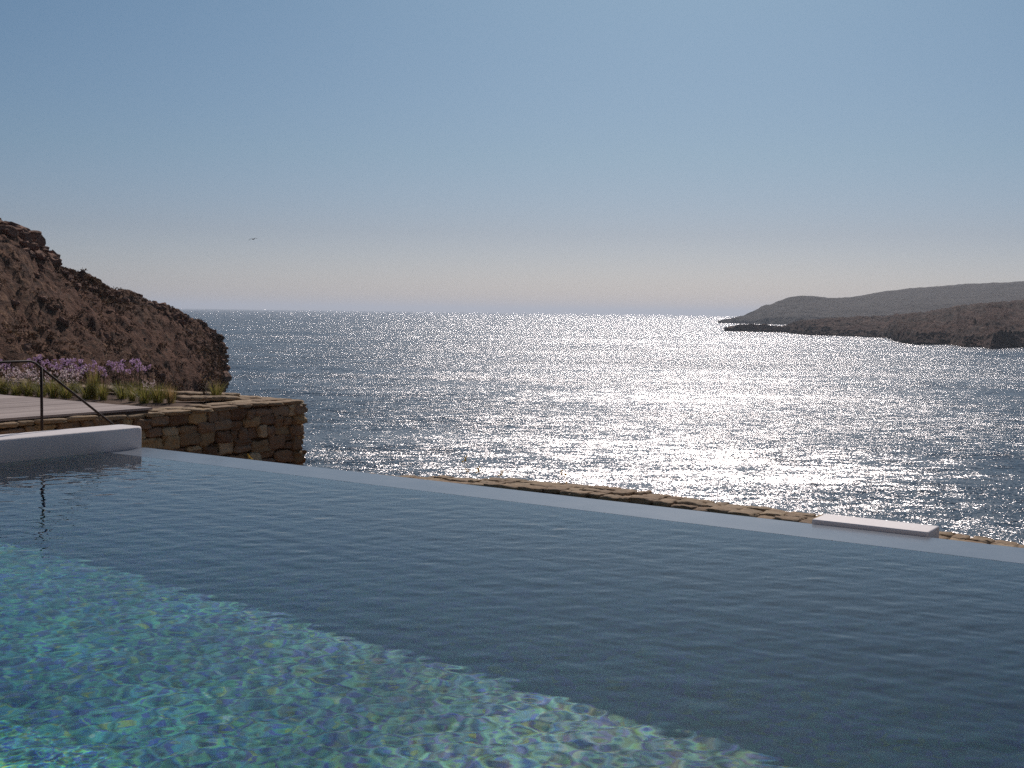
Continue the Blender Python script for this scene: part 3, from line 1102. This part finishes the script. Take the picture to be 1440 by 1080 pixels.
gp = 'purple flowering clumps in the bed'
c1, c2, u1, u2 = purple_clump(1), purple_clump(2, 18, .5, .2), [False], [False]
for (px, py, s, pr, lab) in [
    (8, 552, .95, 0, 'purple flowering clump at the left edge above the horizontal rail'),
    (44, 551, 1.0, 0, 'purple flowering clump just above the bend of the handrail'),
    (66, 552, .95, 0, 'purple flowering clump just right of the handrail post'),
    (84, 550, .95, 1, 'purple flowering clump among the white blooms right of the handrail'),
    (107, 553, .9, 1, 'purple flowering clump left of the tall yellow green tuft'),
    (128, 555, .88, 1, 'fullest purple flowering clump standing behind the tall yellow green tuft'),
    (143, 556, .8, 0, 'lower purple flowering clump right of the tall yellow green tuft'),
    (166, 554, .98, 0, 'left one of the three joined purple clumps nearest the deck tip'),
    (182, 555, 1.0, 1, 'middle one of the three joined purple clumps nearest the deck tip'),
    (198, 556, 1.0, 0, 'rightmost purple flowering clump nearest the sea'),
]:
    place(u2 if pr else u1, c2 if pr else c1, px, py, lab, 'flowers', gp, s * 1.1)
gw = 'white flowering bushes in the bed'
g1, u = gaura(5), [False]
for (px, py, s, lab) in [
    (5, 554, .95, 'airy white flowering bush under the horizontal handrail at the left edge'),
    (30, 554, .9, 'airy white flowering bush between the left edge and the handrail post'),
    (55, 555, .95, 'airy white flowering bush directly behind the handrail post'),
    (80, 556, .9, 'airy white flowering bush behind the upper part of the sloping rail'),
    (99, 557, .95, 'rightmost full white flowering bush above the sloping rail'),
    (212, 562, .6, 'small sparse white flowering bush beside the tip of the deck'),
]:
    place(u, g1, px, py, lab, 'flowers', gw, s * .95)
gg = 'grass tufts along the deck and wall'
t1, u1, t2, u2 = tuft(3), [False], tuft(8, .26, 150, .2, .1), [False]
for (px, py, s, pr, lab) in [
    (4, 555, .9, 0, 'green grass tuft at the left edge beside the deck boards'),
    (22, 556, .85, 1, 'low green grass tuft second from the left edge'),
    (40, 557, .9, 0, 'green grass tuft just left of the handrail post'),
    (58, 558, .85, 1, 'low green grass tuft behind the handrail post'),
    (76, 559, .95, 0, 'green grass tuft behind the sloping rail near its top'),
    (93, 560, .95, 1, 'wide green grass tuft behind the middle of the sloping rail'),
    (123, 562, .95, 1, 'low green grass tuft at the foot of the tall yellow green tuft'),
    (144, 563, .85, 0, 'green grass tuft just right of the tall yellow green tuft'),
    (172, 561, .9, 1, 'low green grass tuft below the three joined purple clumps'),
    (186, 564, .7, 0, 'small green grass tuft left of the deck tip'),
    (203, 567, 1.0, 1, 'wide green grass tuft right behind the deck tip'),
    (222, 567, .95, 0, 'green grass tuft just right of the deck tip'),
    (304, 563, .9, 0, 'rightmost green grass tuft on the terrace standing against the sea'),
]:
    place(u2 if pr else u1, t2 if pr else t1, px, py, lab, 'grass tuft', gg, s * 1.25)
o = tuft(21, .52, 190, .12, .35); o.name = 'tall_grass_tuft'; place([False], o, 132, 562, 'tall yellow green grass tuft standing in front of the purple flowers', 'grass tuft', None)
o = tuft(22, .3, 190, .17, .7); o.name = 'reddish_grass_tuft'; place([False], o, 240, 567, 'dry reddish grass tuft on the terrace between two green tufts', 'grass tuft', None)
ds, u = stalk_plant(31), [False]
for (px, py, s, lab) in [
    (287, 562, 1.0, 'thin dry stalks in front of the foot of the cliff'),
    (300, 562, .85, 'thin dry stalks sprouting from the rightmost grass tuft'),
    (214, 560, .9, 'thin dry stalks between the purple flowers and the reddish tuft'),
    (232, 561, .7, 'short dry stalks behind the reddish tuft'),
    (150, 556, .8, 'dry stalks between the two patches of purple flowers'),
]:
    place(u, ds, px, py, lab, 'dry plant', 'dry stalks in the bed', s)

# edging stones in the bed
eg = empty('edging_stones', at_z(200, 548, TZ))
tag(eg, 'row of flat pale stones edging the back of the planting bed', 'edging')
ei = Matrix.Translation(-eg.location)
mb = MB(); rnd = random.Random(12)
for (x0, y0, x1, y1, n) in [(112, 545, 235, 552, 9), (235, 553, 330, 556, 7), (252, 560, 330, 560, 5)]:
    for k in range(n):
        t = (k + .5) / n
        c = at_z(x0 + (x1 - x0) * t, y0 + (y1 - y0) * t, TZ + .03)
        mb.stone(c, (A + B * .3).normalized(), (B - A * .3).normalized(), up, rnd.uniform(.14, .24), rnd.uniform(.1, .16), .035, rnd=4, rough=.22, seed=k + x0)
o = mb.build('stones', M_cap, eg, smooth=True); o.matrix_parent_inverse = ei

# yellow flowering stalks outside the low wall, and one by the retaining wall
yf = stalk_plant(41, .5, 3, M_yellow, 'yellow_flower_stalk', .05); u = [False]
for (px, py, lab) in [
    (656, 641, 'leftmost yellow flower stalk rising against the sea beyond the pool edge'),
    (675, 656, 'short yellow flower stalk second from left against the sea'),
    (706, 661, 'orange yellow flower stalk third from left against the sea'),
    (796, 660, 'rightmost yellow flower stalk rising against the sea above the low wall'),
    (351, 637, 'small yellow flower against the shaded foot of the retaining wall'),
]:
    top = at_dist(px, py, 13.0 if px > 400 else 13.9)
    o = yf if not u[0] else copy_tree(yf); u[0] = True
    o.location = top - Vector((0, 0, .5)); o.rotation_euler = (0, 0, px)
    if px < 400: o.scale = (.8, .8, 1)
    tag(o, lab, 'flower', 'yellow flower stalks')

# ------------------------------------------------------------------ bird
bd = Vector(at_dist(356, 336.5, 105))
def bird():
    t = empty('bird', bd, R(70))
    tag(t, 'small dark seabird gliding alone in the sky above the sea', 'bird')
    mb = MB()
    # body: tapered spindle
    pts = [(-.22, 0, .0), (-.17, 0, .005), (-.08, 0, .01), (.0, 0, .01), (.09, 0, .015), (.15, 0, .03), (.19, 0, .03), (.22, 0, .02)]
    rr = [.006, .02, .042, .052, .045, .03, .026, .004]
    v, f, n = [], [], 10
    for (p, r) in zip(pts, rr):
        for k in range(n):
            th = 2 * math.pi * k / n
            v.append((p[0], p[1] + r * math.cos(th), p[2] + r * math.sin(th) * .9))
    for i in range(len(pts) - 1):
        for k in range(n): f.append((i * n + k, i * n + (k + 1) % n, (i + 1) * n + (k + 1) % n, (i + 1) * n + k))
    # fanned tail
    mb.add(v, f)
    mb.add([(-.2, -.012, .0), (-.2, .012, 0), (-.33, .055, 0), (-.35, 0, 0), (-.33, -.055, 0)], [(0, 1, 2, 3, 4)])
    # wings, arched, one each side
    for s in (-1, 1):
        st_ = [(0.02, .04, .02, .15), (.05, .14, .055, .14), (.045, .24, .05, .11), (.0, .34, .0, .075), (-.06, .43, -.09, .03)]
        vv = []
        for (x, y, z, c) in st_:
            if s > 0: z = z * 1.0
            else: z = z * 1.0 + y * .25
            vv += [(x + c / 2, y * s, z), (x, y * s, z + .014), (x - c / 2, y * s, z - .004), (x, y * s, z - .006)]
        ff = []
        for i in range(4):
            for k in range(4):
                ff.append((i * 4 + k, i * 4 + (k + 1) % 4, (i + 1) * 4 + (k + 1) % 4, (i + 1) * 4 + k))
        ff.append((16, 17, 18, 19))
        mb.add(vv, ff)
    mb.build('body', simple('dark_feathers', (.06, .06, .065), .7, .2), t)
    bk = MB(); bk.tube([(.215, 0, .021), (.25, 0, .012)], .006, 6, .2)
    bk.build('beak', simple('beak_horn', (.25, .18, .05), .5), t)
    return t
bird()

# ------------------------------------------------------------------ haze
HZ_TOP, HZ_BOT = 130.0, SEA - 5
mb = MB()
v = [(-46000, -900, HZ_BOT), (46000, -900, HZ_BOT), (46000, 46000, HZ_BOT), (-46000, 46000, HZ_BOT),
     (-46000, -900, HZ_TOP), (46000, -900, HZ_TOP), (46000, 46000, HZ_TOP), (-46000, 46000, HZ_TOP)]
mb.add(v, [(0, 3, 2, 1), (4, 5, 6, 7), (0, 1, 5, 4), (1, 2, 6, 5), (2, 3, 7, 6), (3, 0, 4, 7)])
hm = bpy.data.materials.new('haze_air'); hm.use_nodes = True
ht = hm.node_tree; ht.nodes.clear()
ho = ht.nodes.new('ShaderNodeOutputMaterial'); hv = ht.nodes.new('ShaderNodeVolumePrincipled')
hv.inputs['Color'].default_value = (.84, .90, .98, 1)
hv.inputs['Density'].default_value = .0001
hv.inputs['Anisotropy'].default_value = .3
ht.links.new(hv.outputs[0], ho.inputs['Volume'])
tag(mb.build('haze', hm), kind='stuff')
